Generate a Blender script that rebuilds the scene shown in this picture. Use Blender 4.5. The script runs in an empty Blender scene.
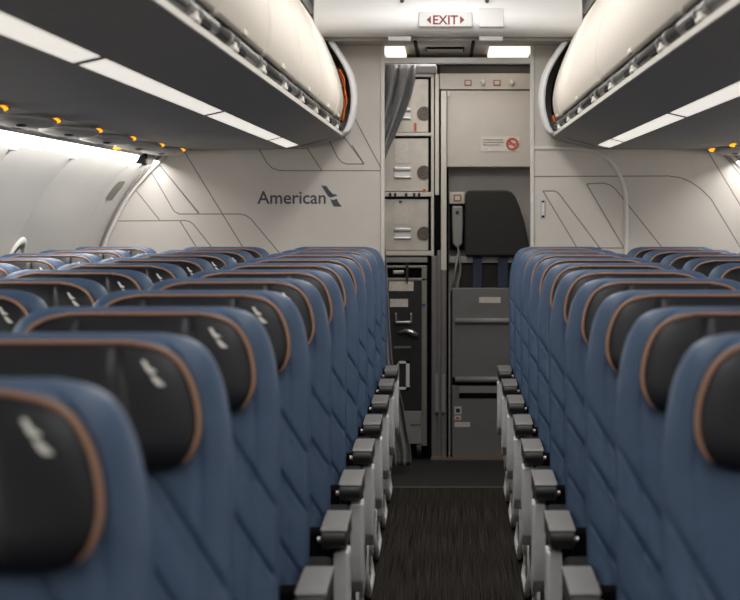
import bpy, bmesh, math, random
from mathutils import Vector, Matrix
random.seed(7)
S = bpy.context.scene
C = S.collection
PI = math.pi

# ------------------------------------------------------------------ camera, world, exposure
F = 2110.0                 # focal length in pixels of the 740 wide frame
H = 1.27                   # camera height
CX, CY = 448.0, 212.0      # vanishing point of the aisle
cam_d = bpy.data.cameras.new('camera')
cam = bpy.data.objects.new('camera', cam_d); C.objects.link(cam)
cam.location = (0, 0, H); cam.rotation_euler = (PI / 2, 0, 0)
cam_d.sensor_width = 36; cam_d.lens = F / 740 * 36
cam_d.shift_x = (370 - CX) / 740; cam_d.shift_y = -(300 - CY) / 740
cam_d.clip_start = 0.05; cam_d.clip_end = 60
cam_d.dof.use_dof = True; cam_d.dof.focus_distance = 8.2; cam_d.dof.aperture_fstop = 7.5
S.camera = cam
W = bpy.data.worlds.new('cabin_ambient'); S.world = W; W.use_nodes = True
W.node_tree.nodes['Background'].inputs[0].default_value = (1.0, 0.98, 0.95, 1)
W.node_tree.nodes['Background'].inputs[1].default_value = 0.16
S.view_settings.view_transform = 'Standard'; S.view_settings.look = 'None'
S.view_settings.gamma = 1; S.view_settings.use_curve_mapping = False
S.view_settings.exposure = 0.0
S.cycles.use_denoising = True
S.cycles.max_bounces = 10; S.cycles.diffuse_bounces = 6

E_STRIP, E_COVE, E_WASH, E_GALLEY = 0.80, 8.0, 1.6, 1.4

def area(name, loc, rot, sx, sy, power, col=(1, .99, .985)):
    l = bpy.data.lights.new(name, 'AREA'); l.shape = 'RECTANGLE'; l.size = sx; l.size_y = sy
    l.energy = power; l.color = col
    o = bpy.data.objects.new(name, l); C.objects.link(o); o.location = loc; o.rotation_euler = rot
    return o
# the ceiling lights of the cabin behind and above the camera (out of frame)
area('ceiling_light_bank', (0, 2.6, 2.27), (0, 0, 0), 0.35, 5.5, 24)
area('ceiling_light_bank_rear', (0, 7.45, 2.30), (0, 0, 0), 0.25, 4.2, 27)
# the light that the two cove lamps throw outwards and down over the side walls
for s_ in (-1, 1):
    area('cove_lamp_light', (s_ * 1.395, 4.36, 1.515), (0, -s_ * math.radians(20), 0), 0.03, 11.6, 46)
# unseen fill light, added to brighten the header and the fairing fronts
area('header_fill_light', (0, 8.75, 2.31), (math.radians(66), 0, 0), .9, .08, 3.6)

# ------------------------------------------------------------------ helpers
def lin(c):
    return tuple(((v / 255) / 12.92 if v / 255 <= .04045 else ((v / 255 + .055) / 1.055) ** 2.4) for v in c)

def mat(name, rgb, rough=.5, metal=0, emit=None, estr=0, noise=0, nscale=40, bump=0, bscale=300, spec=.5, coat=0):
    m = bpy.data.materials.new(name); m.use_nodes = True
    nt = m.node_tree; b = nt.nodes['Principled BSDF']
    c = lin(rgb)
    b.inputs['Base Color'].default_value = (*c, 1); b.inputs['Roughness'].default_value = rough
    b.inputs['Metallic'].default_value = metal; b.inputs['Specular IOR Level'].default_value = spec
    b.inputs['Coat Weight'].default_value = coat
    if emit:
        b.inputs['Emission Color'].default_value = (*lin(emit), 1); b.inputs['Emission Strength'].default_value = estr
    if noise or bump:
        tc = nt.nodes.new('ShaderNodeTexCoord')
    if noise:
        n = nt.nodes.new('ShaderNodeTexNoise'); n.inputs['Scale'].default_value = nscale; n.inputs['Detail'].default_value = 5
        r = nt.nodes.new('ShaderNodeValToRGB')
        r.color_ramp.elements[0].position = .3; r.color_ramp.elements[1].position = .7
        r.color_ramp.elements[0].color = (*[v * (1 - noise) for v in c], 1)
        r.color_ramp.elements[1].color = (*[min(1, v * (1 + noise)) for v in c], 1)
        nt.links.new(tc.outputs['Object'], n.inputs['Vector']); nt.links.new(n.outputs['Fac'], r.inputs['Fac'])
        nt.links.new(r.outputs['Color'], b.inputs['Base Color'])
    if bump:
        n2 = nt.nodes.new('ShaderNodeTexNoise'); n2.inputs['Scale'].default_value = bscale
        bp = nt.nodes.new('ShaderNodeBump'); bp.inputs['Strength'].default_value = bump; bp.inputs['Distance'].default_value = .001
        nt.links.new(tc.outputs['Object'], n2.inputs['Vector']); nt.links.new(n2.outputs['Fac'], bp.inputs['Height'])
        nt.links.new(bp.outputs['Normal'], b.inputs['Normal'])
    return m

M = dict(
    blue=mat('blue_leatherette', (66, 87, 115), .48, noise=.06, nscale=25, bump=.25, bscale=420, spec=.4),
    black=mat('black_leather', (19, 20, 27), .42, noise=.1, nscale=30, bump=.3, bscale=380, spec=.45),
    copper=mat('copper_piping', (160, 120, 95), .55),
    white_mark=mat('white_embroidery', (225, 222, 215), .7),
    cap=mat('armrest_grey', (98, 95, 92), .42, noise=.05),
    cap_dark=mat('armrest_housing', (64, 62, 61), .45),
    panel=mat('end_panel_grey', (222, 221, 219), .42, noise=.04),
    darkplastic=mat('dark_plastic', (26, 26, 28), .5),
    frame=mat('seat_frame_dark', (38, 38, 40), .5),
    steel=mat('satin_metal', (200, 196, 190), .32, metal=.9),
    wall=mat('partition_laminate', (210, 203, 194), .5, noise=.02, nscale=8),
    line=mat('panel_line', (128, 122, 117), .6),
    side=mat('sidewall_plastic', (205, 201, 194), .42, noise=.015, nscale=6),
    trim=mat('pale_trim', (222, 218, 210), .4),
    logo=mat('wall_lettering_grey', (72, 76, 82), .5),
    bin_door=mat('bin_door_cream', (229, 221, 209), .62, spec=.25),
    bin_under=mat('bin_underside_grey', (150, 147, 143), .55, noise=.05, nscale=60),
    psu=mat('service_panel_grey', (196, 192, 186), .5),
    rail=mat('rail_dark_grey', (66, 65, 64), .45, metal=.1, noise=.2, nscale=30),
    lip=mat('bin_lip_white', (226, 222, 214), .4),
    fairing=mat('fairing_white', (240, 240, 239), .38),
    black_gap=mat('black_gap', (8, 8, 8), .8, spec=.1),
    orange=mat('painted_orange_glow', (226, 110, 30), .5),  # plain orange standing in for reflected lamp glow
    strip=mat('lamp_strip', (240, 236, 228), .4, emit=(250, 244, 234), estr=E_STRIP),
    cove=mat('cove_lamp', (250, 250, 248), .4, emit=(255, 250, 244), estr=E_COVE),
    wash=mat('wash_lamp', (250, 250, 248), .4, emit=(255, 252, 248), estr=E_WASH),
    glamp=mat('galley_lamp', (250, 246, 236), .4, emit=(255, 246, 230), estr=E_GALLEY),
    amber=mat('amber_lamp', (255, 180, 40), .4, emit=(255, 166, 24), estr=1.6),
    ceil=mat('ceiling_white', (238, 238, 238), .5),
    soffit=mat('soffit_grey', (158, 152, 146), .5),
    bar=mat('crossbar_grey', (226, 223, 218), .4),
    red=mat('sign_red', (112, 22, 12), .5),
    redbright=mat('prohibition_red', (196, 74, 44), .5),
    sign=mat('sign_face_white', (192, 191, 188), .4),
    curtain=mat('curtain_grey', (138, 137, 137), .8, noise=.08, nscale=50, bump=.3, bscale=500),
    beige=mat('cabinet_beige', (190, 181, 170), .45, noise=.03, nscale=10),
    galley=mat('container_metal', (198, 190, 178), .38, metal=.2, noise=.1, nscale=14),
    greypanel=mat('jumpseat_panel_grey', (112, 110, 108), .45, noise=.04, nscale=12),
    greyrib=mat('panel_rib_grey', (140, 137, 134), .4),
    niche=mat('niche_grey', (158, 152, 146), .5),
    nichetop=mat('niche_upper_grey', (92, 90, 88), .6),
    jump=mat('jumpseat_black_fabric', (44, 41, 38), .85, noise=.25, nscale=160, bump=.5, bscale=500),
    strap=mat('harness_navy', (44, 52, 72), .7),
    handset=mat('handset_grey', (134, 130, 126), .4),
    label=mat('paper_label', (205, 198, 186), .6, noise=.08, nscale=60),
    post=mat('galley_post_light', (206, 198, 186), .38),
    post2=mat('galley_post_grey', (128, 124, 122), .35, metal=.35),
    trolley=mat('trolley_black', (30, 29, 28), .5),
    trolleyframe=mat('trolley_frame', (142, 136, 128), .4, metal=.4),
    mesh_grille=mat('vent_grille', (96, 84, 76), .6, noise=.6, nscale=260),
    mat_floor=mat('galley_mat', (21, 20, 19), .6, noise=.2, nscale=90),
    copper_strip=mat('threshold_copper', (150, 124, 104), .4, metal=.6),
    glass=mat('window_shade', (214, 210, 202), .4),
    cover_white=mat('speaker_cover_white', (216, 215, 212), .5),
    brown_frame=mat('brown_button_frame', (150, 96, 74), .5),
    blue_tag=mat('blue_tag', (40, 70, 130), .5),
)
# carpet: dark ribs running along the aisle
m = bpy.data.materials.new('carpet_ribbed'); m.use_nodes = True
nt = m.node_tree; b = nt.nodes['Principled BSDF']; b.inputs['Roughness'].default_value = .95; b.inputs['Specular IOR Level'].default_value = .1
tc = nt.nodes.new('ShaderNodeTexCoord'); mp = nt.nodes.new('ShaderNodeMapping'); mp.inputs['Scale'].default_value = (210, 1.4, 1)
n1 = nt.nodes.new('ShaderNodeTexNoise'); n1.inputs['Scale'].default_value = 1; n1.inputs['Detail'].default_value = 3
n2 = nt.nodes.new('ShaderNodeTexNoise'); n2.inputs['Scale'].default_value = 120; n2.inputs['Detail'].default_value = 3
mx = nt.nodes.new('ShaderNodeMath'); mx.operation = 'MULTIPLY'
rp = nt.nodes.new('ShaderNodeValToRGB')
rp.color_ramp.elements[0].position = .15; rp.color_ramp.elements[1].position = .42
rp.color_ramp.elements[0].color = (*lin((13, 12, 11)), 1); rp.color_ramp.elements[1].color = (*lin((72, 65, 57)), 1)
nt.links.new(tc.outputs['Object'], mp.inputs['Vector']); nt.links.new(mp.outputs['Vector'], n1.inputs['Vector'])
nt.links.new(tc.outputs['Object'], n2.inputs['Vector'])
nt.links.new(n1.outputs['Fac'], mx.inputs[0]); nt.links.new(n2.outputs['Fac'], mx.inputs[1])
nt.links.new(mx.outputs[0], rp.inputs['Fac']); nt.links.new(rp.outputs['Color'], b.inputs['Base Color'])
bp = nt.nodes.new('ShaderNodeBump'); bp.inputs['Strength'].default_value = .6; bp.inputs['Distance'].default_value = .004
nt.links.new(mx.outputs[0], bp.inputs['Height']); nt.links.new(bp.outputs['Normal'], b.inputs['Normal'])
M['carpet'] = m

class MB:
    """collects shapes, then links them as ONE mesh object"""
    def __init__(s): s.v = []; s.f = []
    def add(s, vs, fs):
        o = len(s.v); s.v += [tuple(p) for p in vs]; s.f += [tuple(i + o for i in f) for f in fs]; return s
    def box(s, x0, x1, y0, y1, z0, z1):
        x0, x1 = sorted((x0, x1)); y0, y1 = sorted((y0, y1)); z0, z1 = sorted((z0, z1))
        vs = [(x, y, z) for z in (z0, z1) for y in (y0, y1) for x in (x0, x1)]
        return s.add(vs, [(0, 2, 3, 1), (4, 5, 7, 6), (0, 1, 5, 4), (2, 6, 7, 3), (0, 4, 6, 2), (1, 3, 7, 5)])
    def prism(s, pts, a, b, axis='y'):
        """polygon pts in the plane across AXIS, from a to b (y: (x,z); x: (y,z); z: (x,y))"""
        mk = {'y': lambda p, t: (p[0], t, p[1]), 'x': lambda p, t: (t, p[0], p[1]), 'z': lambda p, t: (p[0], p[1], t)}[axis]
        n = len(pts)
        vs = [mk(p, a) for p in pts] + [mk(p, b) for p in pts]
        return s.add(vs, [tuple(range(n)), tuple(range(2 * n - 1, n - 1, -1))] + [(i, (i + 1) % n, n + (i + 1) % n, n + i) for i in range(n)])
    def sheet(s, rows, closed=False):
        nr, nc = len(rows), len(rows[0])
        vs = [p for r in rows for p in r]; fs = []
        for i in range(nr - 1):
            for j in range(nc - 1 if not closed else nc):
                k = (j + 1) % nc
                fs.append((i * nc + j, i * nc + k, (i + 1) * nc + k, (i + 1) * nc + j))
        return s.add(vs, fs)
    def tube(s, path, r, n=8, flat=1.0, cap=True):
        P = [Vector(p) for p in path]; rings = []; up = None
        for i, p in enumerate(P):
            t = (P[min(i + 1, len(P) - 1)] - P[max(i - 1, 0)]).normalized()
            if up is None: up = Vector((0, 0, 1)) if abs(t.z) < .9 else Vector((0, 1, 0))
            a = t.cross(up).normalized(); up = a.cross(t).normalized()
            rr = r[i] if isinstance(r, (list, tuple)) else r
            rings.append([tuple(p + a * math.cos(2 * PI * k / n) * rr + up * math.sin(2 * PI * k / n) * rr * flat) for k in range(n)])
        o = len(s.v); s.sheet(rings, True)
        if cap:
            s.f.append(tuple(o + k for k in range(n))[::-1]); e = o + (len(P) - 1) * n
            s.f.append(tuple(e + k for k in range(n)))
        return s
    def ball(s, c, rx, ry, rz, nu=16, nv=10):
        rows = []
        for i in range(nv + 1):
            a = -PI / 2 + PI * i / nv
            a = max(-PI / 2 + .02, min(PI / 2 - .02, a))
            rows.append([(c[0] + rx * math.cos(a) * math.cos(2 * PI * k / nu), c[1] + ry * math.cos(a) * math.sin(2 * PI * k / nu), c[2] + rz * math.sin(a)) for k in range(nu)])
        o = len(s.v); s.sheet(rows, True)
        s.f.append(tuple(o + k for k in range(nu))[::-1]); s.f.append(tuple(o + nv * nu + k for k in range(nu)))
        return s
    def disc(s, c, r, y0, y1, n=24):
        return s.prism([(c[0] + r * math.cos(2 * PI * k / n), c[1] + r * math.sin(2 * PI * k / n)) for k in range(n)], y0, y1)
    def build(s, name, m, parent=None, bevel=0, smooth=False, seg=2):
        me = bpy.data.meshes.new(name)
        bm = bmesh.new()
        vs = [bm.verts.new(p) for p in s.v]
        for f in s.f:
            try: bm.faces.new([vs[i] for i in f])
            except ValueError: pass
        bmesh.ops.recalc_face_normals(bm, faces=bm.faces)
        bm.to_mesh(me); bm.free()
        me.materials.append(M[m] if isinstance(m, str) else m)
        o = bpy.data.objects.new(name, me); C.objects.link(o)
        if parent: o.parent = parent
        if bevel:
            bv = o.modifiers.new('bevel', 'BEVEL'); bv.width = bevel; bv.segments = seg; bv.limit_method = 'ANGLE'; bv.angle_limit = math.radians(35)
            bv.harden_normals = False
        if smooth or bevel:
            for p in me.polygons: p.use_smooth = True
            if bevel:
                wn = o.modifiers.new('normals', 'WEIGHTED_NORMAL'); wn.keep_sharp = True
        return o

def thing(name, label, cat, loc=(0, 0, 0), group=None):
    o = bpy.data.objects.new(name, None); C.objects.link(o); o.location = loc; o.empty_display_size = .1
    return tag(o, label, cat, group)
def tag(o, label, cat, group=None):
    o['label'] = label; o['category'] = cat
    if group: o['group'] = group
    return o
def struct(o): o['kind'] = 'structure'; return o
def X(px, d): return (px - CX) * d / F
def Z(py, d): return H + (CY - py) * d / F
def pbox(x0, y0, x1, y1, d, dep, mb=None):
    """box whose front face stands at depth d and reaches back by dep (photograph extents in pixels turned into metres there)"""
    return (mb or MB()).box(X(x0, d), X(x1, d), d, d + dep, Z(y1, d), Z(y0, d))
def lerp_tab(t, tab):
    if t <= tab[0][0]: return tab[0][1]
    for (a, b), (c, e) in zip(tab, tab[1:]):
        if t <= c: return b + (e - b) * (t - a) / (c - a)
    return tab[-1][1]
def smooth_tab(t, tab):
    # Catmull-Rom through the table
    n = len(tab)
    if t <= tab[0][0]: return tab[0][1]
    if t >= tab[-1][0]: return tab[-1][1]
    for i in range(n - 1):
        if t <= tab[i + 1][0]:
            x0, y0 = tab[i]; x1, y1 = tab[i + 1]
            m0 = (y1 - tab[i - 1][1]) / (x1 - tab[i - 1][0]) if i else (y1 - y0) / (x1 - x0)
            m1 = (tab[i + 2][1] - y0) / (tab[i + 2][0] - x0) if i + 2 < n else (y1 - y0) / (x1 - x0)
            h = x1 - x0; u = (t - x0) / h
            return (2*u**3-3*u**2+1)*y0 + (u**3-2*u**2+u)*h*m0 + (-2*u**3+3*u**2)*y1 + (u**3-u**2)*h*m1
def text_mesh(name, s, size, loc, m, parent=None, width=None, depth=.001, bold=0.0, mirror=False):
    cu = bpy.data.curves.new(name, 'FONT'); cu.body = s; cu.size = size; cu.extrude = depth; cu.offset = bold
    cu.align_x = 'CENTER'; cu.align_y = 'CENTER'
    t = bpy.data.objects.new(name, cu); C.objects.link(t)
    dg = bpy.context.evaluated_depsgraph_get(); dg.update()
    me = bpy.data.meshes.new_from_object(t.evaluated_get(dg))
    bpy.data.objects.remove(t); bpy.data.curves.remove(cu)
    xs = [v.co.x for v in me.vertices]; ys = [v.co.y for v in me.vertices]
    k = width / (max(xs) - min(xs)) if width else 1
    cx, cy = (max(xs) + min(xs)) / 2, (max(ys) + min(ys)) / 2
    for v in me.vertices:
        v.co = ((v.co.x - cx) * k, -v.co.z, (v.co.y - cy) * size / (max(ys) - min(ys)))
    me.name = name; me.materials.clear(); me.materials.append(M[m])
    o = bpy.data.objects.new(name, me); C.objects.link(o); o.location = loc
    if parent: o.parent = parent
    return o

BK = 10.2      # depth of the partition's front face
FW = 10.85     # depth of the galley / jump seat fronts
CARPET_END = 9.72

# ------------------------------------------------------------------ the setting
floor = struct(MB().box(-1.9, 1.9, -1.5, CARPET_END, -.05, 0).build('floor', 'carpet'))
MB().box(-1.9, 1.9, CARPET_END + .008, FW + .3, -.05, -.001).build('galley_floor', 'mat_floor', floor)
MB().box(-1.9, 1.9, CARPET_END, CARPET_END + .008, -.05, .004).build('edge_strip', 'post2', floor)

ceil_ = struct(MB().box(-1.0, 1.0, -1.5, 9.95, 2.34, 2.38).build('ceiling', 'ceil'))
# curved white header closing the ceiling above the partition opening
prof = [(9.80, 2.36), (9.745, 2.27), (9.72, 2.19), (9.725, 2.145), (9.75, 2.115), (9.79, 2.098), (9.85, 2.09), (9.9, 2.09), (9.9, 2.36)]
hd = struct(MB().prism([(y, z) for y, z in prof], -.62, .62, 'x').build('trim_1', 'fairing', None, .006))
# grey soffit from the header to the partition and the galley ceiling behind it
sf = struct(MB().box(-1.0, .9, 9.9, BK + .06, 2.075, 2.2).build('trim_2', 'soffit'))
g = MB()
for x in (X(415, 9.85), X(473.5, 9.85)): g.box(x - .008, x + .008, 9.88, 10.84, 2.066, 2.0735)
g.build('panel_joint', 'black_gap', sf)
struct(MB().box(-1.0, .9, BK + .06, FW + .3, 2.078, 2.2).build('ceiling_galley', 'soffit'))

# partition with its opening
OX0, OX1 = X(382, BK), X(533, BK)
wl = MB().box(-1.9, OX0, BK, BK + .05, 0, 2.3).box(OX1, 1.9, BK, BK + .05, 0, 2.3)
wr = struct(wl.build('wall_rear', 'wall'))
def groove(mb, pts, w=.0026, y=BK):
    P = [(X(a, BK), Z(b, BK)) for a, b in pts]
    for (x0, z0), (x1, z1) in zip(P, P[1:]):
        d = math.hypot(x1 - x0, z1 - z0); nx, nz = -(z1 - z0) / d * w, (x1 - x0) / d * w
        mb.prism([(x0 + nx, z0 + nz), (x1 + nx, z1 + nz), (x1 - nx, z1 - nz), (x0 - nx, z0 - nz)], y - .0012, y + .002)
def lines(name, paths):
    g = MB()
    for p in paths: groove(g, p)
    return g.build(name, 'line', wr)
lines('panel_lines', [
    [(150, 150), (157, 162), (199, 213)], [(150, 170), (174, 211), (179, 214), (199, 214), (240, 214), (246, 215.5), (251, 219), (292, 268)],
    [(136.5, 191), (159.5, 220)], [(118, 221), (186, 220.5), (190.5, 222), (194, 225), (222, 260)], [(180, 221), (203, 258)],
    [(184, 151), (250, 259)], [(172, 180), (199, 214)], [(258, 147), (267, 163), (272, 168), (278, 170.2), (284, 170.7), (382, 170.7)],
    [(305, 145), (322, 170.7)], [(326, 135), (338, 158), (342, 162.5), (347, 164), (364, 164), (336, 126)], [(364, 164), (352, 145)],
    [(345, 100), (382, 170)] ])
lines('panel_lines', [
    [(533, 176.5), (668, 176), (680, 177.5), (691, 182), (701, 189), (711, 199), (760, 280)], [(543, 191), (585, 261)],
    [(543, 191), (553.5, 191), (557, 192), (560, 195), (615, 268)], [(586.5, 184), (602, 183), (609, 184.5), (615, 188.5), (621, 196), (672, 260)],
    [(586.5, 184), (624, 248)], [(572, 248), (624, 248)], [(704, 145), (745, 213)], [(716, 145), (745, 181)] ])
# pale edging of the opening and the arched seam of the right-hand partition
tr = MB(); tr.box(OX0 - .006, OX0 + .012, BK - .012, BK + .055, 0, 2.075); tr.box(OX1 - .012, OX1 + .006, BK - .012, BK + .055, 0, 2.075)
tr.build('opening_edge', 'trim', wr, .003)
arc = [(533, 148), (560, 148), (583, 149), (592, 150.5), (600, 154), (608, 159.5), (614, 166), (619, 174), (623, 184), (625.5, 194), (626, 205), (626, 300), (626, 420)]
MB().tube([(X(a, BK), BK - .001, Z(b, BK)) for a, b in arc], .011, 8).build('arched_trim', 'trim', wr, 0, True)
# crossbar of the opening
struct(MB().box(OX0, OX1, BK - .005, BK + .055, Z(63.5, BK), Z(57.5, BK)).build('trim_3', 'bar', None, .004))

# ------------------------------------------------------------------ side walls
WT = [(0, 1.66), (.3, 1.78), (.6, 1.835), (.8, 1.82), (.95, 1.795), (1.1, 1.753), (1.2, 1.712), (1.34, 1.635), (1.42, 1.572), (1.5, 1.495), (1.56, 1.43)]
def wall_x(z, y):
    t = 1.0 if y < 9.3 else 1 - .042 * min(1, (y - 9.3) / .9) ** 1.3
    return smooth_tab(z, WT) * t
SEAMS = [-1.5, -.35, .85, 2.45, 3.6, 4.8, 6.0, 7.16, 8.31, 9.62, 10.22]
WIN_Y, WIN_Z, WIN_A, WIN_B = 8.36, .945, .125, .185
for s, side in ((-1, 'left'), (1, 'right')):
    root = None
    for a, b in zip(SEAMS, SEAMS[1:]):
        g = MB(); rows = []
        ny, nz = 18, 40
        for j in range(nz + 1):
            z = 1.498 * j / nz; r = []
            for i in range(ny + 1):
                u = i / ny; y = a + (b - a) * u
                e = min(u, 1 - u) * (b - a)
                x = wall_x(z, y) + .034 * min(1, e / .34) ** .75 - .030 - (.006 if e < .01 else 0)
                r.append((s * x, y, z))
            rows.append(r)
        g.sheet(rows)
        o = g.build('wall_' + side if root is None else 'wall_panel', 'side', root, 0, True)
        if root is None: root = struct(o)
    # dark joints between the panels
    g = MB()
    for y in SEAMS[1:-1]:
        g.tube([(s * (wall_x(z, y) - .029), y, z) for z in [1.49 * k / 30 for k in range(31)]], .004, 6)
    g.build('panel_joint', 'line', root, 0, True)
    # window with its pale reveal
    w = MB(); rows = []
    for r_, dx in ((1.22, .004), (1.16, .016), (1.04, .012), (.98, -.02), (.96, -.05)):
        rows.append([(s * (wall_x(WIN_Z + math.sin(t) * WIN_B * r_, WIN_Y) - .040 - dx + (0 if dx > 0 else .01)), WIN_Y + math.copysign(abs(math.cos(t)) ** .75, math.cos(t)) * WIN_A * r_, WIN_Z + math.copysign(abs(math.sin(t)) ** .75, math.sin(t)) * WIN_B * r_) for t in [2 * PI * k / 40 for k in range(40)]])
    w.sheet(rows, True)
    wo = struct(w.build('window_1' if s < 0 else 'window_2', 'trim', None, 0, True))
    p = MB(); p.add([(s * (wall_x(WIN_Z + math.sin(t) * WIN_B, WIN_Y) - .046), WIN_Y + math.cos(t) * WIN_A * .97, WIN_Z + math.sin(t) * WIN_B * .97) for t in [2 * PI * k / 40 for k in range(40)]], [tuple(range(40))])
    p.build('window_shade', 'glass', wo)
    # corner trim between side wall and partition
    t = MB(); zz = [1.56 * k / 30 for k in range(31)]
    t.tube([(s * (wall_x(z, 10.18) - .022), 10.175, z) for z in zz], .013, 8)
    struct(t.build('trim_4' if s < 0 else 'trim_5', 'trim', None, 0, True))
    t2 = MB(); t2.tube([(s * (wall_x(z, 10.1) - .024), 10.10, z) for z in zz], .006, 6)
    t2.build('dark_joint', 'line', bpy.data.objects['trim_4' if s < 0 else 'trim_5'], 0, True)

# ------------------------------------------------------------------ overhead bins
DOOR = [(1.699, .506), (1.73, .496), (1.76, .490), (1.80, .489), (1.85, .496), (1.91, .511), (1.97, .533), (2.03, .558), (2.08, .580), (2.14, .612), (2.19, .645), (2.24, .685), (2.27, .712)]
FAIR = [(1.636, .505), (1.650, .474), (1.70, .452), (1.75, .440), (1.80, .436), (1.86, .441), (1.92, .456), (1.99, .492), (2.085, .556), (2.16, .604), (2.23, .645), (2.29, .68)]
def under(x):  # underside of the bins
    return lerp_tab(x, [(.498, 1.642), (.698, 1.572), (.773, 1.570), (1.244, 1.570), (1.46, 1.545)])
ROWWORD = ['nearest', 'second', 'third', 'fourth', 'fifth', 'sixth', 'seventh', 'eighth', 'ninth', 'tenth', 'eleventh']
def make_bin(s, y0, y1, label, group):
    root = thing('overhead_bin', label, 'overhead bin', (0, y0, 1.57), group)
    L = y1 - y0; oz = -1.57
    # shell (underside and body)
    sh = [(.512, 1.636), (.498, 1.630), (.6, 1.606), (.698, 1.5825), (.699, 1.597), (.757, 1.597), (.758, 1.573), (1.244, 1.57), (1.244, 1.70), (1.1, 2.2), (.74, 2.25), (.60, 2.06), (.545, 1.95), (.535, 1.71), (.53, 1.648)]
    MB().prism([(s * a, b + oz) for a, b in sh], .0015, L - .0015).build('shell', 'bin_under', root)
    # door: convex cream shell
    g = MB(); rows = []
    n = 40
    for j, q in enumerate([k / n for k in range(n + 1)]):
        z = 1.699 + (2.27 - 1.699) * q; x = smooth_tab(z, DOOR)
        yy = [.009, .012, .018, .03, .045, .07] + [.07 + (L - .14) * k / 12 for k in range(1, 12)] + [L - .07, L - .045, L - .03, L - .018, L - .012, L - .009]
        r = []
        for k, y in enumerate(yy):
            e = min(y, L - y) - .009
            r.append((s * (x + .026 * (1 - min(1, e / .04)) ** 2), y, z + oz))
        rows.append(r)
    g.sheet(rows)
    d = g.build('door', 'bin_door', root, 0, True)
    sd = d.modifiers.new('thickness', 'SOLIDIFY'); sd.thickness = .012; sd.offset = -1
    MB().box(s * .4975, s * .515, L * .5 - .05, L * .5 + .05, 1.704 + oz, 1.720 + oz).build('latch', 'bin_door', d, .003)
    # white lip along the lower edge
    MB().prism([(s * .496, 1.628 + oz), (s * .496, 1.643 + oz), (s * .516, 1.649 + oz), (s * .53, 1.633 + oz)], .001, L - .001).build('lip', 'lip', root)
    # dark hinge rail above the lip with its couplings
    rl = MB().tube([(s * .513, .004, 1.671 + oz), (s * .513, L - .004, 1.672 + oz)], .0175, 10).build('hinge_rail', 'rail', root, 0, True)
    y = math.ceil((y0 - 4.92 + .0001) / .762) * .762 + 4.92
    while y < y1 - .02:
        if .06 < y - y0 < L - .06:
            a = y - y0
            br = MB().box(s * .492, s * .53, a - .05, a + .05, 1.643 + oz, 1.656 + oz).box(s * .493, s * .53, a - .012, a + .025, 1.643 + oz, 1.666 + oz)
            br.build('bracket', 'lip', root, .004)
            for q in (-.10, -.07, .09):
                if .01 < a + q < L - .03: MB().tube([(s * .513, a + q, 1.671 + oz), (s * .513, a + q + .018, 1.671 + oz)], .0205, 12).build('coupling', 'greyrib', rl, 0)
            if a + .13 < L: MB().box(s * .496, s * .525, a + .11, min(L - .01, a + .26), 1.650 + oz, 1.664 + oz).build('slot', 'black_gap', rl)
        y += .762
    return root
LB = [-1.4, -.2, 1.0, 2.2, 3.4, 4.6, 5.8, 7.0, 8.2, 9.4, 9.9]
RB = [-1.4, -.2, 2.2, 4.6, 7.0, 9.4, 9.9]
ordw = ['nearest', 'second nearest', 'third nearest', 'fourth nearest', 'fifth nearest', 'sixth nearest']
for s, side, Bs in ((-1, 'left', LB), (1, 'right', RB)):
    vis = [(a, b) for a, b in zip(Bs, Bs[1:]) if b > 3.3]
    for i, (a, b) in enumerate(vis):
        if b > 9.8: lab = f'narrow cream overhead bin end panel against the white fairing, {side} of the aisle'
        else: lab = f'cream overhead bin with grey underside, {ordw[i]} one {side} of the aisle'
        make_bin(s, a, b, lab, f'overhead bins on the {side}')
# bins behind the visible ones: plain continuation of the underside so the light behaves
for s, side, Bs in ((-1, 'left', LB), (1, 'right', RB)):
    e = max(a for a in Bs if a < 3.5 and any(True for b in Bs if b > a)) if False else [a for a, b in zip(Bs, Bs[1:]) if b > 3.3][0]
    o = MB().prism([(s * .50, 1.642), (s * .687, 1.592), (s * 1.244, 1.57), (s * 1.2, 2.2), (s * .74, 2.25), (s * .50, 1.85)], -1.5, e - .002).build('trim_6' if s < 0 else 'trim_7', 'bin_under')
    struct(o)

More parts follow.
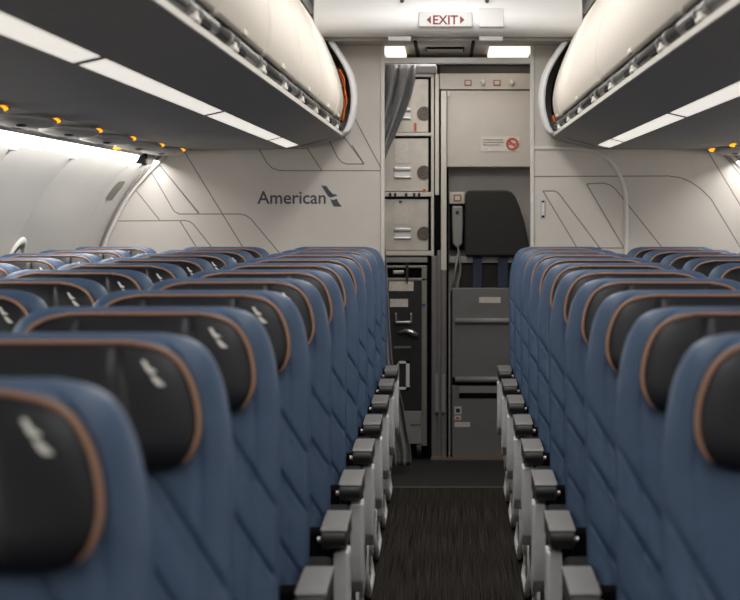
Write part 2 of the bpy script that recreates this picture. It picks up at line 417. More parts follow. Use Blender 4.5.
# white end fairings at the partition
for s, side in ((-1, 'left'), (1, 'right')):
    root = thing('bin_fairing', f'white curved end fairing closing the {side} row of overhead bins', 'bin fairing', (0, 9.9, 1.65), 'bin fairings')
    rows = []
    ys = [0.045, .046, .052, .065, .085, .12, .2, .298]
    off = [.022, .008, .004, 0, 0, .002, .012, .02]
    n = 36
    zs = [1.636 + (2.29 - 1.636) * k / n for k in range(n + 1)]
    g = MB(); rows = []
    for z in zs:
        x = smooth_tab(z, FAIR); rows.append([(s * (x + o_), y, z - 1.65) for y, o_ in zip(ys, off)])
    g.sheet(rows)
    body = g.build('shell', 'fairing', root, 0, True)
    sd = body.modifiers.new('thickness', 'SOLIDIFY'); sd.thickness = .01; sd.offset = -1
    # dark recess behind the gap and the back of the fairing
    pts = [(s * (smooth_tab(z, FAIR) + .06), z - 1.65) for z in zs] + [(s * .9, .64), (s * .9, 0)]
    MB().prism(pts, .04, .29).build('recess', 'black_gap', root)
    pts = [(s * (smooth_tab(z, FAIR) + .025), z - 1.65) for z in zs[:4]] + [(s * .56, .05), (s * .56, -.015)]
    MB().prism(pts, .0, .04).build('catch', 'rail', root, .003)
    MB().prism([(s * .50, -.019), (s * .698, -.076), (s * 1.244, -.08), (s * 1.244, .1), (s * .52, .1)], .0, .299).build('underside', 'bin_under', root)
    if s < 0:  # orange strands put in for the reflected glow in the gap
        c = MB()
        for k in range(3):
            c.tube([(s * (smooth_tab(z, FAIR) + .052 - .004 * k + .004 * math.sin(z * 60 + k * 2)), .036 - .012 * k + .004 * math.cos(z * 47 + k), z - 1.65) for z in [1.70 + .24 * q / 40 for q in range(41)]], .0035, 6)
        c.build('glow_strand', 'orange', root, 0, True)
    else:
        MB().tube([(s * (smooth_tab(z, FAIR) + .05), .034, z - 1.65) for z in [1.695 + .03 * q / 8 for q in range(9)]], .007, 6).build('glow_strand', 'orange', root, 0, True)  # short orange piece painted as the glow low in this gap

# lamp strips under the bins
seg_l = [(-1.4, 1.95), (2.01, 4.25), (4.31, 6.54), (6.60, 8.83), (8.89, 9.86)]
seg_r = [(-1.4, 1.95), (2.01, 4.35), (4.41, 6.66), (6.72, 9.03), (9.09, 9.86)]
for s, side, segs in ((-1, 'left', seg_l), (1, 'right', seg_r)):
    names = ['nearest', 'second', 'third', 'short far-end']
    k = 0
    for a, b in segs:
        o = MB().prism([(s * .700, 1.583), (s * .755, 1.5705), (s * .755, 1.590), (s * .700, 1.594)], a, b).build('light_strip', 'strip')
        if b < 3: o.name = 'light_strip_rear'
        w = 'strip behind the camera' if b < 3 else names[k]
        if b >= 3: k += 1
        tag(o, f'{w} lit white lamp strip under the {side} overhead bins', 'light strip', f'lamp strips under the {side} bins')
        o.name = 'light_strip'
        if b < 9.5: MB().prism([(s * .700, 1.5825), (s * .755, 1.570), (s * .755, 1.590), (s * .700, 1.594)], b + .001, b + .059).build('end_cap', 'rail', o)
# wash lamps on top of the bins, lighting the ceiling
for s, side in ((-1, 'left'), (1, 'right')):
    o = MB().prism([(s * .735, 2.262), (s * .80, 2.29), (s * .80, 2.262)], -1.4, 9.85).build('ceiling_wash_lamp', 'wash')
    tag(o, f'bright cove lamp on top of the {side} overhead bins', 'light strip')

# service panels per row, the sloped strip they sit in, and the cove lamp above the side wall
YROW = [2.02 + .762 * k for k in range(11)]
for s, side in ((-1, 'left'), (1, 'right')):
    bed = struct(MB().prism([(s * 1.244, 1.572), (s * 1.438, 1.550), (s * 1.450, 1.537), (s * 1.459, 1.537), (s * 1.47, 1.60), (s * 1.244, 1.68)], -1.5, BK - .002).build('trim_8' if s < 0 else 'trim_9', 'psu'))
    k = 0
    for d in (5.16, 5.96, 6.77, 7.59, 8.41, 9.25, 9.98):
        if s > 0 and d < 8: continue
        k += 1
        word = ROWWORD[6 - [5.16, 5.96, 6.77, 7.59, 8.41, 9.25, 9.98].index(d)].replace('nearest', 'first')
        p = thing('overhead_service_unit', f'grey passenger service panel with amber light, {word} from the rear partition, {side} side', 'service panel', (s * (1.34 if s < 0 else 1.343), d, 1.55), f'service panels on the {side}')
        g = MB(); g.ball((0, -.12, .008), .095, .34, .022, 24, 10); g.build('housing', 'psu', p, 0, True)
        MB().ball((-s * (.078 if s < 0 else .09), 0, .012), .020, .028, .008, 14, 8).build('amber_light', 'amber', p, 0, True)
        MB().ball((-s * .076, .075, .018), .011, .03, .007, 12, 6).build('air_nozzle', 'darkplastic', p, 0, True)
        MB().ball((s * .035, -.05, -.009), .02, .05, .006, 14, 6).build('vent', 'darkplastic', p, 0, True)
        MB().ball((-s * .02, -.25, -.011), .016, .045, .006, 14, 6).build('vent', 'darkplastic', p, 0, True)
        if abs(d - 9.25) < .01: MB().ball((s * .085, -.16, -.006), .018, .024, .007, 14, 8).build('amber_light', 'amber', p, 0, True)
    rs = MB().prism([(s * 1.460, 1.540), (s * 1.463, 1.526), (s * 1.474, 1.509), (s * 1.496, 1.4985), (s * 1.505, 1.506), (s * 1.462, 1.552)], -1.4, 9.98).build('cove_lamp', 'cove')
    tag(rs, f'bright white cove lamp running along the top of the {side} side wall', 'light strip')
    if s < 0:
        for d, word in ((7.16, 'nearest'), (8.31, 'middle'), (9.69, 'farthest')):
            g = MB().box(s * 1.462, s * 1.515, d - .03, d + .03, 1.478, 1.502)
            tag(g.build('lamp_bracket', 'panel', None, .006), f'{word} grey bracket under the bright cove lamp on the left wall', 'bracket', 'cove lamp brackets')
        tag(MB().box(-1.50, -1.43, 9.99, 10.05, 1.492, 1.548).build('lamp_end_cap', 'black_gap', None, .004), 'small black end cap of the left cove lamp by the partition', 'end cap')
        v = MB()
        pts = []
        for t in [2 * PI * q / 24 for q in range(24)]:
            yy = 9.93 + .09 * math.copysign(abs(math.cos(t)) ** .6, math.cos(t)); zz = 1.37 + .045 * math.copysign(abs(math.sin(t)) ** .6, math.sin(t))
            pts.append((yy, zz))
        n = len(pts)
        v.add([(-(wall_x(z, y) - .005), y, z) for y, z in pts] + [(-(wall_x(z, y) + .03), y, z) for y, z in pts], [tuple(range(n)), tuple(range(2 * n - 1, n - 1, -1))] + [(i, (i + 1) % n, n + (i + 1) % n, n + i) for i in range(n)])
        tag(v.build('wall_vent', mat('vent_plate', (128, 122, 115), .7), None), 'small grey rounded vent plate high on the left wall by the partition', 'vent')

# ------------------------------------------------------------------ seats
ZT = 1.111; HC = .517
HW = [(.40, .225), (.5, .236), (.6, .24), (.9, .24), (.965, .237), (1.01, .231), (1.045, .2225), (1.07, .212), (1.088, .200), (1.099, .186), (1.106, .168), (1.111, .142)]
HR = [(.937, .138), (.940, .158), (.946, .174), (.955, .186), (.972, .196), (.99, .2005), (1.01, .2), (1.035, .195), (1.058, .186), (1.077, .173), (1.089, .157), (1.096, .138), (1.1005, .112)]
TAN = math.tan(math.radians(11))
def yc(z): return (z - ZT) * TAN
def rnd(t, p): return max(0.0, 1 - abs(t) ** p) ** (1 / p)
CREASE = [((-.24, .885), (-.13, .70)), ((-.24, .785), (-.12, .60)), ((-.24, .66), (-.14, .50)), ((.13, .95), (.24, .775)), ((.11, .86), (.24, .665)), ((.13, .70), (.24, .53))]
def crease(x, z):
    d = 0
    for (ax, az), (bx, bz) in CREASE:
        ux, uz = bx - ax, bz - az; L = math.hypot(ux, uz); ux /= L; uz /= L
        t = (x - ax) * ux + (z - az) * uz; n = (x - ax) * uz - (z - az) * ux
        if -.03 < t < L + .03:
            f = min(1, (t + .03) / .05, (L + .03 - t) / .05)
            d = max(d, f * math.exp(-(n / .0045) ** 2))
            d = max(d, f * .45 * math.exp(-((n - .012) / .016) ** 2)) if n > 0 else d
    return d
def zlevels(z0, z1, n, fine):
    base = [z0 + (z1 - z0 - fine) * k / n for k in range(n)]
    return base + [z1 - fine + fine * math.sin(PI / 2 * k / 14) for k in range(15)]
def front_y(x, z):
    hw = smooth_tab(z, HW); u = max(-1, min(1, x / hw))
    top = rnd(max(0, (z - (ZT - .07)) / .07), 2.4)
    y = yc(z) - .05 * rnd(u, 3.2) * top
    y += .011 * crease(x, z) * rnd(u, 4)
    y += .004 * math.exp(-((abs(x) - (hw - .042)) / .007) ** 2) * top
    return y
def backrest_mesh():
    zs = zlevels(.52, ZT, 130, .03); nx = 128
    us = [math.sin(PI / 2 * (2 * k / nx - 1)) * .5 + (2 * k / nx - 1) * .5 for k in range(nx + 1)]
    g = MB(); fr = []; bk = []
    for z in zs:
        hw = smooth_tab(z, HW); top = rnd(max(0, (z - (ZT - .07)) / .07), 2.4)
        fr.append([(u * hw, front_y(u * hw, z), z) for u in us])
        bk.append([(u * hw, yc(z) + .035 * rnd(u, 4) * top, z) for u in us])
    ring = [a + b[::-1][1:-1] for a, b in zip(fr, bk)]
    g.sheet(ring, True)
    n = len(ring[0]); g.f.append(tuple(range(n))); 
    return g
def hr_y(x, z):
    hw = smooth_tab(z, HR); u = x / hw
    fz = rnd(max(0, (z - 1.05) / .0505), 2.2) if z > 1.05 else rnd(max(0, (.985 - z) / .048), 2.2)
    y = yc(z) - .047 - .030 * rnd(u, 2.6) * fz - .012 * (x / .19) ** 2
    for xs in (-.098, .098):
        q = xs + .12 * (z - 1.02) * (1 if xs < 0 else -1)
        y += .006 * math.exp(-((x - q) / .0045) ** 2) * rnd(u, 4) * fz
    return y
def headrest_mesh():
    n = 46; zs = []
    for k in range(n + 1):
        zs.append(.937 + (1.1005 - .937) * (.5 - .5 * math.cos(PI * k / n)))
    nx = 72; us = [math.sin(PI / 2 * (2 * k / nx - 1)) * .45 + (2 * k / nx - 1) * .55 for k in range(nx + 1)]
    ring = []
    for z in zs:
        hw = smooth_tab(z, HR)
        a = [(u * hw, hr_y(u * hw, z), z) for u in us]
        b = [(u * hw, yc(z) - .02 - .012 * (u * hw / .19) ** 2, z) for u in us]
        ring.append(a + b[::-1])
    g = MB(); g.sheet(ring, True); m_ = len(ring[0]); g.f.append(tuple(range(m_))); g.f.append(tuple((n) * m_ + k for k in range(m_)))
    return g
def piping_mesh():
    pts = []
    zz = [.950 + (1.1005 - .950) * math.sin(PI / 2 * k / 40) for k in range(41)]
    def at(sg, z):
        hw = smooth_tab(z, HR); x = sg * (hw - .0015)
        return (x, hr_y(x, z) - .004, z)
    pts = [at(-1, z) for z in zz]
    xr = smooth_tab(1.1005, HR)
    for k in range(1, 20):
        x = -xr + 2 * xr * k / 20; p = at(1, 1.1005); pts.append((x, p[1] + .012 * (1 - 0) * 0, 1.1015))
    pts += [at(1, z) for z in zz[::-1]]
    n_ = len(pts); return MB().tube(pts, [.0035 * min(1, .25 + i / 6, .25 + (n_ - 1 - i) / 6) for i in range(n_)], 8)
EMB = [ [(522, 168), (541, 170), (553, 187), (566, 200), (575, 200.5), (579, 203), (580, 207), (571, 209), (556, 213), (548, 209)],
        [(556, 217.5), (566, 222), (580, 217), (585, 229), (598, 246), (570, 246.5), (562, 235)] ]
EMB_SMALL = [[(522, 168), (535, 169), (549, 189), (572, 203), (554, 209), (543, 203)], [(552, 213), (566, 216), (580, 227), (598, 246), (576, 246), (561, 230)]]
def emblem(mb, cx, cz, h, fy, xs=1, thick=.002, polys=None):
    for poly in polys or EMB:
        pts = [((a - 560) / 78 * h * xs + cx, (207 - b) / 78 * h + cz) for a, b in poly]
        n = len(pts)
        vs = [(x, fy(x, z) - thick, z) for x, z in pts] + [(x, fy(x, z) + .001, z) for x, z in pts]
        # fan from the outline keeps the polygon closed on a curved surface
        mb.add(vs, [tuple(range(n)), tuple(range(2 * n - 1, n - 1, -1))] + [(i, (i + 1) % n, n + (i + 1) % n, n + i) for i in range(n)])
    return mb
bm_, hm_, pm_ = backrest_mesh(), headrest_mesh(), piping_mesh()
em_ = emblem(MB(), .140, 1.064, .032, lambda x, z: hr_y(x, z) - .0006, xs=1.05, thick=.0012, polys=EMB_SMALL)
def make_seat(aisle):
    """aisle: +1 aisle on the right of the seat in the photo, -1 on the left, 0 none"""
    r = bpy.data.objects.new('airline_seat', None); C.objects.link(r); r.empty_display_size = .1
    bm_.build('backrest', 'blue', r, 0, True)
    h = hm_.build('headrest', 'black', r, 0, True); h['label'] = 'black leather headrest with copper piping'
    pm_.build('piping', 'copper', h, 0, True)
    em_.build('emblem', 'white_mark', h)
    MB().box(-.225, .225, -.62, -.16, .33, .46).build('cushion', 'black', r, .045, seg=4)
    MB().box(-.236, .236, -.17, -.06, .33, .535).build('back_base', 'black_gap', r, .015)
    MB().box(-.22, .22, -.58, -.1, .27, .328).build('seat_frame', 'frame', r, .01)
    for sx in (-1, 1):
        MB().tube([(sx * .14, -.50, .28), (sx * .14, -.50, .012)], .018, 10).tube([(sx * .14, -.14, .28), (sx * .14, -.04, .012)], .018, 10).box(sx * .14 - .025, sx * .14 + .025, -.53, .0, 0, .014).build('leg', 'frame', r)
    if aisle:
        a = aisle
        def bx(mb, x0, x1, y0, y1, z0, z1): return mb.box(a * x0, a * x1, y0, y1, z0, z1)
        prof = [(-.24, .588), (-.40, .588), (-.47, .586), (-.493, .584), (-.504, .579), (-.24, .579)]
        MB().prism(prof, a * .240, a * .299, 'x').build('armrest_pad', 'cap', r, .004, seg=3)
        prof = [(-.24, .578), (-.504, .578), (-.510, .562), (-.500, .545), (-.462, .534), (-.24, .536)]
        hs = MB().prism(prof, a * .242, a * .297, 'x').build('armrest_housing', 'cap_dark', r, .006)
        MB().tube([(a * .246, -.46, .555), (a * .232, -.462, .555)], .006, 8).build('recline_button', 'steel', hs)
        bx(MB(), .226, .284, -.236, -.02, .33, .572).build('arm_pivot_cover', 'black_gap', r, .012)
        prof = [(-.475, .53), (-.37, .53), (-.37, .40), (-.34, .33), (-.40, .29), (-.47, .33), (-.485, .40)]
        ep = MB().prism(prof, a * .268, a * .302, 'x').build('end_panel', 'panel', r, .008, seg=3)
        prof = [(-.475, .36), (-.34, .37), (-.24, .34), (-.16, .26), (-.20, .17), (-.36, .13), (-.45, .16), (-.49, .25)]
        lp = MB().prism(prof, a * .236, a * .270, 'x').build('lower_panel', 'panel', r, .008, seg=3)
        MB().prism([(-.43, .29), (-.27, .30), (-.22, .24), (-.36, .20), (-.44, .23)], a * .268, a * .2725, 'x').build('panel_inset', 'darkplastic', lp, .002)
        MB().tube([(a * .250, -.44, .21), (a * .251, -.487, .17), (a * .250, -.503, .10), (a * .259, -.495, .045), (a * .258, -.46, .018), (a * .257, -.40, .0145), (a * .257, -.20, .0145), (a * .258, -.14, .03), (a * .250, -.125, .08), (a * .252, -.19, .19)], .0095, 10).build('foot_loop', 'panel', r, 0, True)
    return r
protos = {k: make_seat(k) for k in (1, -1, 0)}
used = set()
def copy_seat(src):
    r = src.copy(); C.objects.link(r)
    for ch in list(src.children):
        c = ch.copy(); C.objects.link(c); c.parent = r
        for gch in list(ch.children):
            d = gch.copy(); C.objects.link(d); d.parent = c
    return r
def place(kind, x, y, label, group):
    src = protos[kind]
    if kind in used: r = copy_seat(src)
    else: r = src; used.add(kind)
    r.location = (x, y, 0); tag(r, label, 'seat', group)
P_ = .508
for k in range(11):
    y = YROW[k]
    w = 'row nearest the camera' if k == 0 else ('last row before the partition' if k == 10 else ROWWORD[k] + ' row from the camera')
    place(1, -HC, y, f'blue aisle seat with black headrest left of the aisle, {w}', 'aisle seats on the left')
    if k >= 2: place(0, -HC - P_, y, f'blue middle seat with black headrest on the left side, {w}', 'middle seats on the left')
    if k >= 5: place(0, -HC - 2 * P_, y, f'blue window seat with black headrest by the left wall, {w}', 'window seats on the left')
    if k >= 1: place(-1, HC, y, f'blue aisle seat with black headrest right of the aisle, {w}', 'aisle seats on the right')
    if k >= 3: place(0, HC + P_, y, f'blue middle seat with black headrest on the right side, {w}', 'middle seats on the right')
    if k >= 9: place(0, HC + 2 * P_, y, f'blue window seat with black headrest at the far right, {w}', 'window seats on the right')

# ------------------------------------------------------------------ marks on the partition
tx = text_mesh('wall_lettering', 'American', .063, (X(291.5, BK), BK - .0005, Z(197.5, BK)), 'logo', width=(326 - 257.5) / 206.9, bold=.0008)
tag(tx, 'dark grey airline name lettering on the left partition', 'lettering')
eb = emblem(MB(), X(331.5, BK), Z(196, BK), 21.2 / 206.9, lambda x, z: BK, thick=.0018).build('wall_emblem', 'logo')
tag(eb, 'dark grey slanted tail emblem beside the lettering on the left partition', 'emblem')
lt = thing('door_latch', 'small white recessed latch plate on the right partition beside the opening', 'latch', (X(543, BK), BK, Z(209, BK)))
MB().box(-.013, .013, -.006, 0, -.045, .045).build('plate', 'sign', lt, .003)
MB().box(-.006, .006, -.0075, -.005, .032, .040).box(-.006, .006, -.0075, -.005, -.040, -.032).build('slot', 'black_gap', lt)
MB().box(-.007, .007, -.012, -.005, -.03, .03).build('slider', 'panel', lt, .003)

# exit sign and the small fittings of the header
HY = 9.723
ex = thing('exit_sign', 'white exit sign with red letters and arrows on the header', 'sign', (X(445.5, HY), HY, Z(19.5, HY)))
k = HY / F
MB().box(-27 * k, 27 * k, -.012, .02, -7.6 * k, 7.6 * k).build('sign_panel', 'sign', ex, .006)
text_mesh('lettering', 'EXIT', 9.2 * k, (0, -.0125, -.6 * k), 'red', ex, width=25 * k, bold=.0010)
for sg in (-1, 1):
    MB().prism([(sg * 14.5 * k, 3.6 * k), (sg * 14.5 * k, -4.8 * k), (sg * 19 * k, -.6 * k)], -.0135, -.0118).build('arrow', 'red', ex)
tag(pbox(479, 8, 504, 27, HY - .005, .03).build('speaker_cover', 'cover_white', None, .006), 'blank white square cover beside the exit sign', 'cover')
for px, w in ((402, 'left'), (487, 'right')):
    tag(MB().tube([(X(px, HY), HY + .06, Z(-1, HY)), (X(px, HY), HY - .006, Z(1, HY))], .010, 10).build('header_stud', 'rail', None), f'small dark stud at the top of the header, {w} one', 'stud', 'header studs')
for x0, x1, w in ((388, 411, 'left'), (479, 503, 'right')):
    tag(MB().box(X(x0, 9.84), X(x1, 9.84), 9.83, 9.87, 2.068, 2.0905).build('header_marker', 'sign', None, .004), f'small white marker light under the header, {w} of centre', 'marker light', 'header marker lights')
for x0, x1, w in ((384, 405, 'short lit lamp at the left'), (489, 531, 'long lit lamp at the right')):
    tag(MB().box(X(x0, 10.4), X(x1, 10.4), 10.28, 10.8, 2.058, 2.078).build('galley_light', 'glamp', None, .004), f'{w} of the galley ceiling above the crossbar', 'ceiling light', 'galley ceiling lights')
ht = thing('ceiling_hatch', 'grey ceiling hatch between the two galley lamps', 'hatch', (X(445, 10.4), 10.42, 2.078))
MB().box(-.09, .09, -.1, .1, -.01, 0).build('hatch_panel', 'soffit', ht, .003)
MB().box(-.088, .088, -.105, -.1, -.012, .0).box(-.094, -.09, -.1, .1, -.01, 0).box(.09, .094, -.1, .1, -.01, 0).build('hatch_gap', 'black_gap', ht)

# ------------------------------------------------------------------ behind the opening
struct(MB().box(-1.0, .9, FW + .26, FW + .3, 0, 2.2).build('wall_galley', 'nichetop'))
struct(MB().box(.58, .62, BK + .05, FW + .3, 0, 2.2).build('wall_galley_right', 'niche'))
struct(MB().box(-1.0, -.96, BK + .05, FW + .3, 0, 2.2).build('wall_galley_left', 'niche'))

# curtain gathered at the left of the opening
cd = BK + .10
XR = [(64, 418), (80, 415), (100, 410), (125, 400), (150, 389), (168, 383), (200, 382), (240, 385), (262, 387), (300, 389), (340, 391), (370, 394), (400, 402), (430, 407), (452, 411), (464, 411)]
XL = [(64, 372), (168, 362), (240, 366), (340, 374), (464, 380)]
g = MB(); rows = []
n = 60
for j in range(81):
    py = 65 + (466 - 65) * j / 80
    a, b_ = X(lerp_tab(py, XL), cd), X(smooth_tab(py, XR), cd)
    r = []
    for i in range(n + 1):
        u = i / n
        amp = .020 + .006 * math.sin(py / 60)
        r.append((a + (b_ - a) * (u + .012 * math.sin(u * 25 + py / 50)), cd + amp * math.sin(u * 2 * PI * 3.6 + .5 * math.sin(py / 45)) + .006 * math.sin(u * 41 + py / 30), max(.03, Z(py, cd))))
    rows.append(r)
g.sheet(rows)
cu = thing('curtain', 'grey pleated curtain gathered at the left of the galley opening', 'curtain', (0, 0, 0))
o = g.build('fabric', 'curtain', cu, 0, True)
sd = o.modifiers.new('thickness', 'SOLIDIFY'); sd.thickness = .003
MB().tube([(X(366, cd), cd, Z(64.5, cd)), (X(436, cd), cd + .02, Z(65.5, cd))], .007, 8).build('rail', 'greyrib', cu, 0, True)
MB().box(X(416, cd), X(437, cd), cd - .03, cd + .05, Z(74, cd), Z(66, cd)).build('rail_bracket', 'greyrib', cu, .006)

# galley unit with its frame; containers and the trolley stand in it
gu = thing('galley_rack', 'pale metal galley frame holding the stacked containers behind the curtain', 'galley unit', (0, FW, 0))
def gb(x0, y0, x1, y1, d=FW, dep=.05, mb=None):
    mb = mb or MB(); return mb.box(X(x0, FW), X(x1, FW), d - FW, d - FW + dep, Z(y1, FW), Z(y0, FW))
gb(352, 66, 434, 77, FW, .24).build('header', 'beige', gu, .004)
for a_, b_ in ((132.8, 136), (192, 196.5), (251, 255.5)): gb(352, a_, 433, b_, FW - .01, .24).build('shelf', 'post', gu, .002)
gb(431, 77, 434, 256, FW - .012, .26).build('upright', 'post', gu, .003)
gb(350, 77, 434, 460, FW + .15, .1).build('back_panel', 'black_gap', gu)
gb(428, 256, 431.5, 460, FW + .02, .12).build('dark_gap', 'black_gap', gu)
gb(431.5, 256, 437, 460.5, FW - .012, .26).build('lower_upright', 'post2', gu, .003)
for i, (y0, y1) in enumerate(((79, 132.3), (138, 191.3), (199, 250.5))):
    w = ('upper', 'middle', 'lower')[i]
    ct = thing('galley_container', f'{w} beige metal galley container beside the curtain', 'container', (0, FW, 0), 'galley containers')
    gb(360, y0, 428.5, y1, FW + .004, .14).build('body', 'galley', ct, .004)
    gb(428.6, y0 - 1, 430.9, y1, FW + .0, .1).build('seal', 'black_gap', ct)
    gb(360, y0 - 1.6, 430, y0 - .1, FW + .0, .1).build('seal', 'black_gap', ct)
    vg = MB(); pts = []
    cx, cz = X(424, FW), Z(y0 + 34.5, FW); rr = 7 * FW / F
    pts = [(cx + rr * math.cos(t), cz + rr * math.sin(t)) for t in [PI * .30 + 2 * PI * .70 * q / 20 for q in range(21)]]
    vg.prism(pts, -.002, .01).build('vent_grille', 'mesh_grille', ct)
    hn = MB()
    gb(394, y0 + 29, 411, y0 + 33, FW - .006, .02, hn); gb(394, y0 + 38, 411, y0 + 40.5, FW - .006, .02, hn)
    hn.build('handle', 'steel', ct, .004)
    gb(394.5, y0 + 33, 410.5, y0 + 38, FW + .001, .01).build('handle_recess', 'panel', ct)
    gb(395, y0 + 3, 408, y0 + 25, FW + .001, .01).build('label', 'label', ct)
    gb(414.5, y0 + 44, 416.5, y0 + 51.5, FW - .004, .02).build('red_tag', 'redbright', ct) if i == 0 else None
    if i == 1: gb(423, y0 + 51, 425.5, y0 + 54, FW - .012, .02).build('red_tag', 'redbright', ct)
    if i == 2:
        gb(399, y0 + 1.5, 402, y0 + 4, FW - .004, .02).build('blue_tag', 'blue_tag', ct)
lk = MB()
for px in (389, 394, 405, 413, 418): gb(px, 193, px + 2.5, 197.5, FW - .018, .02, lk)
tag(lk.build('shelf_latch', 'darkplastic'), 'row of small dark latches between middle and lower containers', 'latch')
bpy.data.objects['shelf_latch'].location = (0, FW, 0)

tr_ = thing('service_trolley', 'black galley service trolley with white labels behind the curtain', 'trolley', (0, FW, 0))
gb(372, 257, 427.5, 262.5, FW - .004, .14).build('pull_out_shelf', 'greyrib', tr_, .003)
fr = MB(); gb(372, 265.5, 427, 268, FW, .14, fr); gb(372, 278, 427, 281, FW, .14, fr); gb(421.5, 268, 427, 446, FW, .14, fr)
fr.build('frame', 'trolleyframe', tr_, .003)
gb(372, 268, 421.5, 278, FW + .02, .1).build('handle_recess', 'black_gap', tr_)
gb(393, 270.5, 404, 274, FW + .004, .04).build('handle', 'steel', tr_, .003)
gb(372, 281, 421.5, 412, FW + .004, .13).build('door', 'trolley', tr_)
gb(372, 411, 421.5, 444, FW + .002, .13).build('kick_panel', 'greyrib', tr_, .003)
gb(389, 281.5, 413.5, 291, FW - .001, .01).build('label', 'label', tr_)
gb(390, 299, 408, 307, FW - .001, .01).build('label', 'label', tr_)
la = MB(); gb(396, 321, 411, 323.5, FW - .02, .02, la); gb(395, 313, 397, 323, FW - .02, .025, la); gb(410, 313, 412, 323, FW - .02, .025, la)
la.build('pull_handle', 'steel', tr_, .003)
kx = FW / F
MB().tube([(X(398, FW), -.01, Z(333, FW)), (X(406, FW), -.02, Z(330.5, FW)), (X(412, FW), -.025, Z(332, FW)), (X(418, FW), -.025, Z(335, FW))], [.006, .011, .014, .010], 8).build('lever', 'steel', tr_, 0, True)
gb(394, 346, 411, 348.3, FW - .003, .01).build('bar', 'post2', tr_)
fb = MB(); gb(397, 361, 409.5, 363.5, FW - .002, .01, fb); gb(397, 387, 409.5, 389.5, FW - .002, .01, fb); gb(406, 361, 409.5, 389.5, FW - .002, .01, fb); gb(397, 361, 399, 389.5, FW - .002, .01, fb)
fb.build('card_holder', 'panel', tr_)
gb(421.5, 304, 425.5, 306, FW - .003, .01).build('blue_tag', 'blue_tag', tr_)
gb(406, 281, 408.5, 262, FW - .02, .02).build('locking_turnbuckle', 'darkplastic', tr_)
wh = MB()
for px in (384, 419): wh.tube([(X(px, FW) - .012, .04, .045), (X(px, FW) + .012, .04, .045)], .044, 16)
wh.build('castor', 'darkplastic', tr_)
nm = MB()
for px in (411, 413.5, 416, 418.5): gb(px, 424, px + 1.4, 426, FW, .004, nm)
nm.build('stencil_marks', 'darkplastic', tr_)

# posts between the galley and the jump seat
pp = thing('galley_post', 'pale tall post between the galley containers and the jump seat', 'post', (0, FW, 0))
gb(441, 91, 446.5, 461, FW - .03, .2).build('post_front', 'post2', pp, .004)
gb(435, 74, 439, 195, FW - .02, .2).build('upper_channel', 'post', pp, .003)
gb(441, 91, 446.5, 270, FW - .034, .01).build('pale_facing', 'post', pp, .002)
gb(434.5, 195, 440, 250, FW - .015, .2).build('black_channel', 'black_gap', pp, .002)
gb(437, 250, 441.2, 461, FW - .012, .2).build('lower_channel', 'post2', pp, .003)
hi = MB(); gb(435, 374, 438.5, 412, FW - .035, .03, hi); gb(441.5, 374, 445.5, 412, FW - .045, .03, hi)
hi.build('hinge', 'greyrib', pp, .002)
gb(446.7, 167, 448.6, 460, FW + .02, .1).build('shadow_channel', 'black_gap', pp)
gb(448.7, 292, 450.2, 458, FW - .004, .1).build('bead', 'greyrib', pp)

# upper cabinet with call buttons
uc = thing('upper_cabinet', 'beige upper cabinet door above the black jump seat', 'cabinet', (0, FW, 0))
gb(446.8, 90.5, 540, 167, FW, .25).build('door', 'beige', uc, .004)
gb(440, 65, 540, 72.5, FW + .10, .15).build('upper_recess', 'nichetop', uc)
bp_ = gb(439.6, 73.5, 540, 89.5, FW - .01, .25).build('button_panel', 'beige', uc, .003)
for px, red in ((468, 1), (483, 0), (497, 1), (512, 0)):
    if red:
        q = MB(); gb(px - 3.6, 80, px + 3.6, 86, FW - .014, .01, q); bt = q.build('button', 'brown_frame', bp_, .002)
        gb(px - 2.4, 81.1, px + 2.4, 84.9, FW - .017, .01).build('button_face', 'beige', bp_, .001)
    else:
        MB().ball((X(px, FW), -.014, Z(83, FW)), .012, .014, .016, 14, 8).build('knob', 'post', bp_, 0, True)
gb(447, 91, 450, 97, FW - .006, .01).build('catch', 'panel', uc, .002)
pl = thing('no_smoking_placard', 'small white placard with red no smoking symbol on the beige cabinet door', 'sign', (0, FW, 0))
gb(481, 136.5, 519.5, 151.5, FW - .003, .0025).build('plate', 'label', pl)
tl = MB()
for yy, e in ((139.5, 503), (142, 504), (144.5, 500)): gb(483, yy, e, yy + .9, FW - .0042, .002, tl)
tl.build('fine_print', 'line', pl)
cx, cz, rr = X(512.3, FW), Z(144, FW), 6.2 * kx
ring = MB(); rows = []
ring.tube([(cx + rr * .85 * math.cos(t), -.004, cz + rr * .85 * math.sin(t)) for t in [2 * PI * q / 32 for q in range(33)]], rr * .17, 6)
ring.prism([(cx - rr * .72, cz + rr * .5), (cx - rr * .5, cz + rr * .72), (cx + rr * .72, cz - rr * .5), (cx + rr * .5, cz - rr * .72)], -.0052, -.003)
ring.build('prohibition_ring', 'redbright', pl)
gb(507.5, 143.2, 517, 145, FW - .0044, .0015).build('cigarette', 'line', pl)

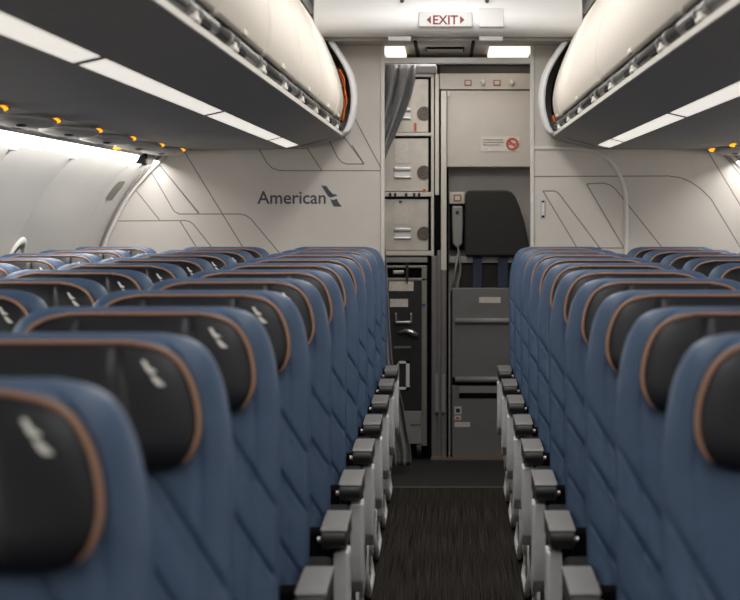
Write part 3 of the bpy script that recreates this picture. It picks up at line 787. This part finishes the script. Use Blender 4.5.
# jump seat
struct(gb(447, 167, 545, 292, FW + .12, .1).build('wall_niche', 'niche')).location = (0, FW, 0)
js = thing('jump_seat', 'folded black cabin crew jump seat with navy harness under the beige cabinet', 'jump seat', (0, FW, 0))
g = MB()
out = [(465.5, 256), (465.5, 194), (468, 190.5), (505, 190.3), (511, 191.5), (515.5, 197), (520, 208), (524.5, 223), (527.5, 238), (529.5, 250), (528, 256)]
g.prism([(X(a, FW), Z(b, FW)) for a, b in out], -.02, .11).build('headrest', 'jump', js, .018, seg=4)
gb(449, 256.5, 534, 263, FW + .03, .1).build('crossbar', 'greyrib', js, .002)
gb(460, 263, 534, 290, FW + .05, .07).build('back_cushion', 'jump', js, .01)
for a, b_ in ((473, 482), (498, 508)):
    gb(a, 256, b_, 290, FW + .015, .012).build('harness_strap', 'strap', js, .002)
gb(452, 288, 540, 377.5, FW - .01, .13).build('folded_seat_pan', 'greypanel', js, .005)
gb(479, 297, 500.5, 303, FW - .0125, .003).build('label', 'label', js)
for y0 in (318, 376.5):
    MB().tube([(X(455, FW), -.014, Z(y0 + 2.8, FW)), (X(540, FW), -.014, Z(y0 + 2.8, FW))], .015, 10).build('ridge', 'greyrib', js, 0, True)
lc = thing('lower_cabinet', 'grey floor cabinet beneath the folded jump seat', 'cabinet', (0, FW, 0))
gb(452, 385.5, 540, 457.5, FW, .2).build('door', 'greypanel', lc, .004)
gb(459, 386.5, 540, 393, FW - .008, .01).build('pull_lip', 'greyrib', lc, .002)
gb(459, 393.2, 540, 398.5, FW - .001, .004).build('pull_recess', 'black_gap', lc)
for x0, y0, x1, y1 in ((454.5, 406.5, 461.5, 414), (454.5, 415.5, 461, 420), (454.5, 422, 470, 427)):
    gb(x0, y0, x1, y1, FW - .002, .002).build('sticker', 'label', lc)
gb(456, 408.5, 460, 412.5, FW - .003, .002).build('sticker_mark', 'darkplastic', lc)
gb(455.8, 417, 459.5, 419, FW - .003, .002).build('sticker_mark', 'redbright', lc)
gb(452, 457.5, 540, 459, FW + .01, .19).build('plinth', 'black_gap', lc)
struct(MB().box(X(431, FW), X(540, FW), FW - .05, FW - .005, 0, .012).build('trim_10', 'copper_strip'))
# handset
hs = thing('interphone_handset', 'grey telephone handset with coiled cord hanging left of the jump seat', 'handset', (0, FW, 0))
gb(449, 192, 465, 204, FW + .03, .09).build('cradle_head', 'beige', hs, .006)
gb(453.5, 194.5, 461.5, 201.5, FW + .027, .004).build('red_icon', 'brown_frame', hs)
gb(455, 196, 460, 200, FW + .025, .004).build('icon_face', 'sign', hs)
gb(449.5, 204, 465, 250, FW + .06, .06).build('cradle', 'black_gap', hs)
hb = MB(); out = [(452, 206), (463, 206), (463, 226), (462.3, 243), (460, 247), (455, 247), (452.6, 243), (452, 226)]
hb.prism([(X(a, FW), Z(b, FW)) for a, b in out], .02, .058).build('handset_body', 'handset', hs, .009, seg=3)
MB().disc((X(457.3, FW), Z(212.5, FW)), .010, .014, .024).build('earpiece', 'darkplastic', hs)
cpts = []
for q in range(60):
    t = q / 59; cpts.append((X(457.5 + 3 * math.sin(t * PI) - 3.5 * max(0, t - .6), FW) + .003 * math.cos(q * 2.1), .018 + .003 * math.sin(q * 2.1), Z(246 + 45 * t, FW)))
MB().tube(cpts, .005, 6).build('cord', 'handset', hs, 0, True)
MB().tube([(X(459, FW), .02, Z(250, FW)), (X(455, FW), .02, Z(272, FW)), (X(453, FW), .02, Z(289, FW))], .006, 6).build('cord_tail', 'handset', hs, 0, True)
# galley lamp's own light
area('galley_light_source', (X(445, 10.4), 10.42, 2.05), (0, 0, 0), .5, .3, 3.2)
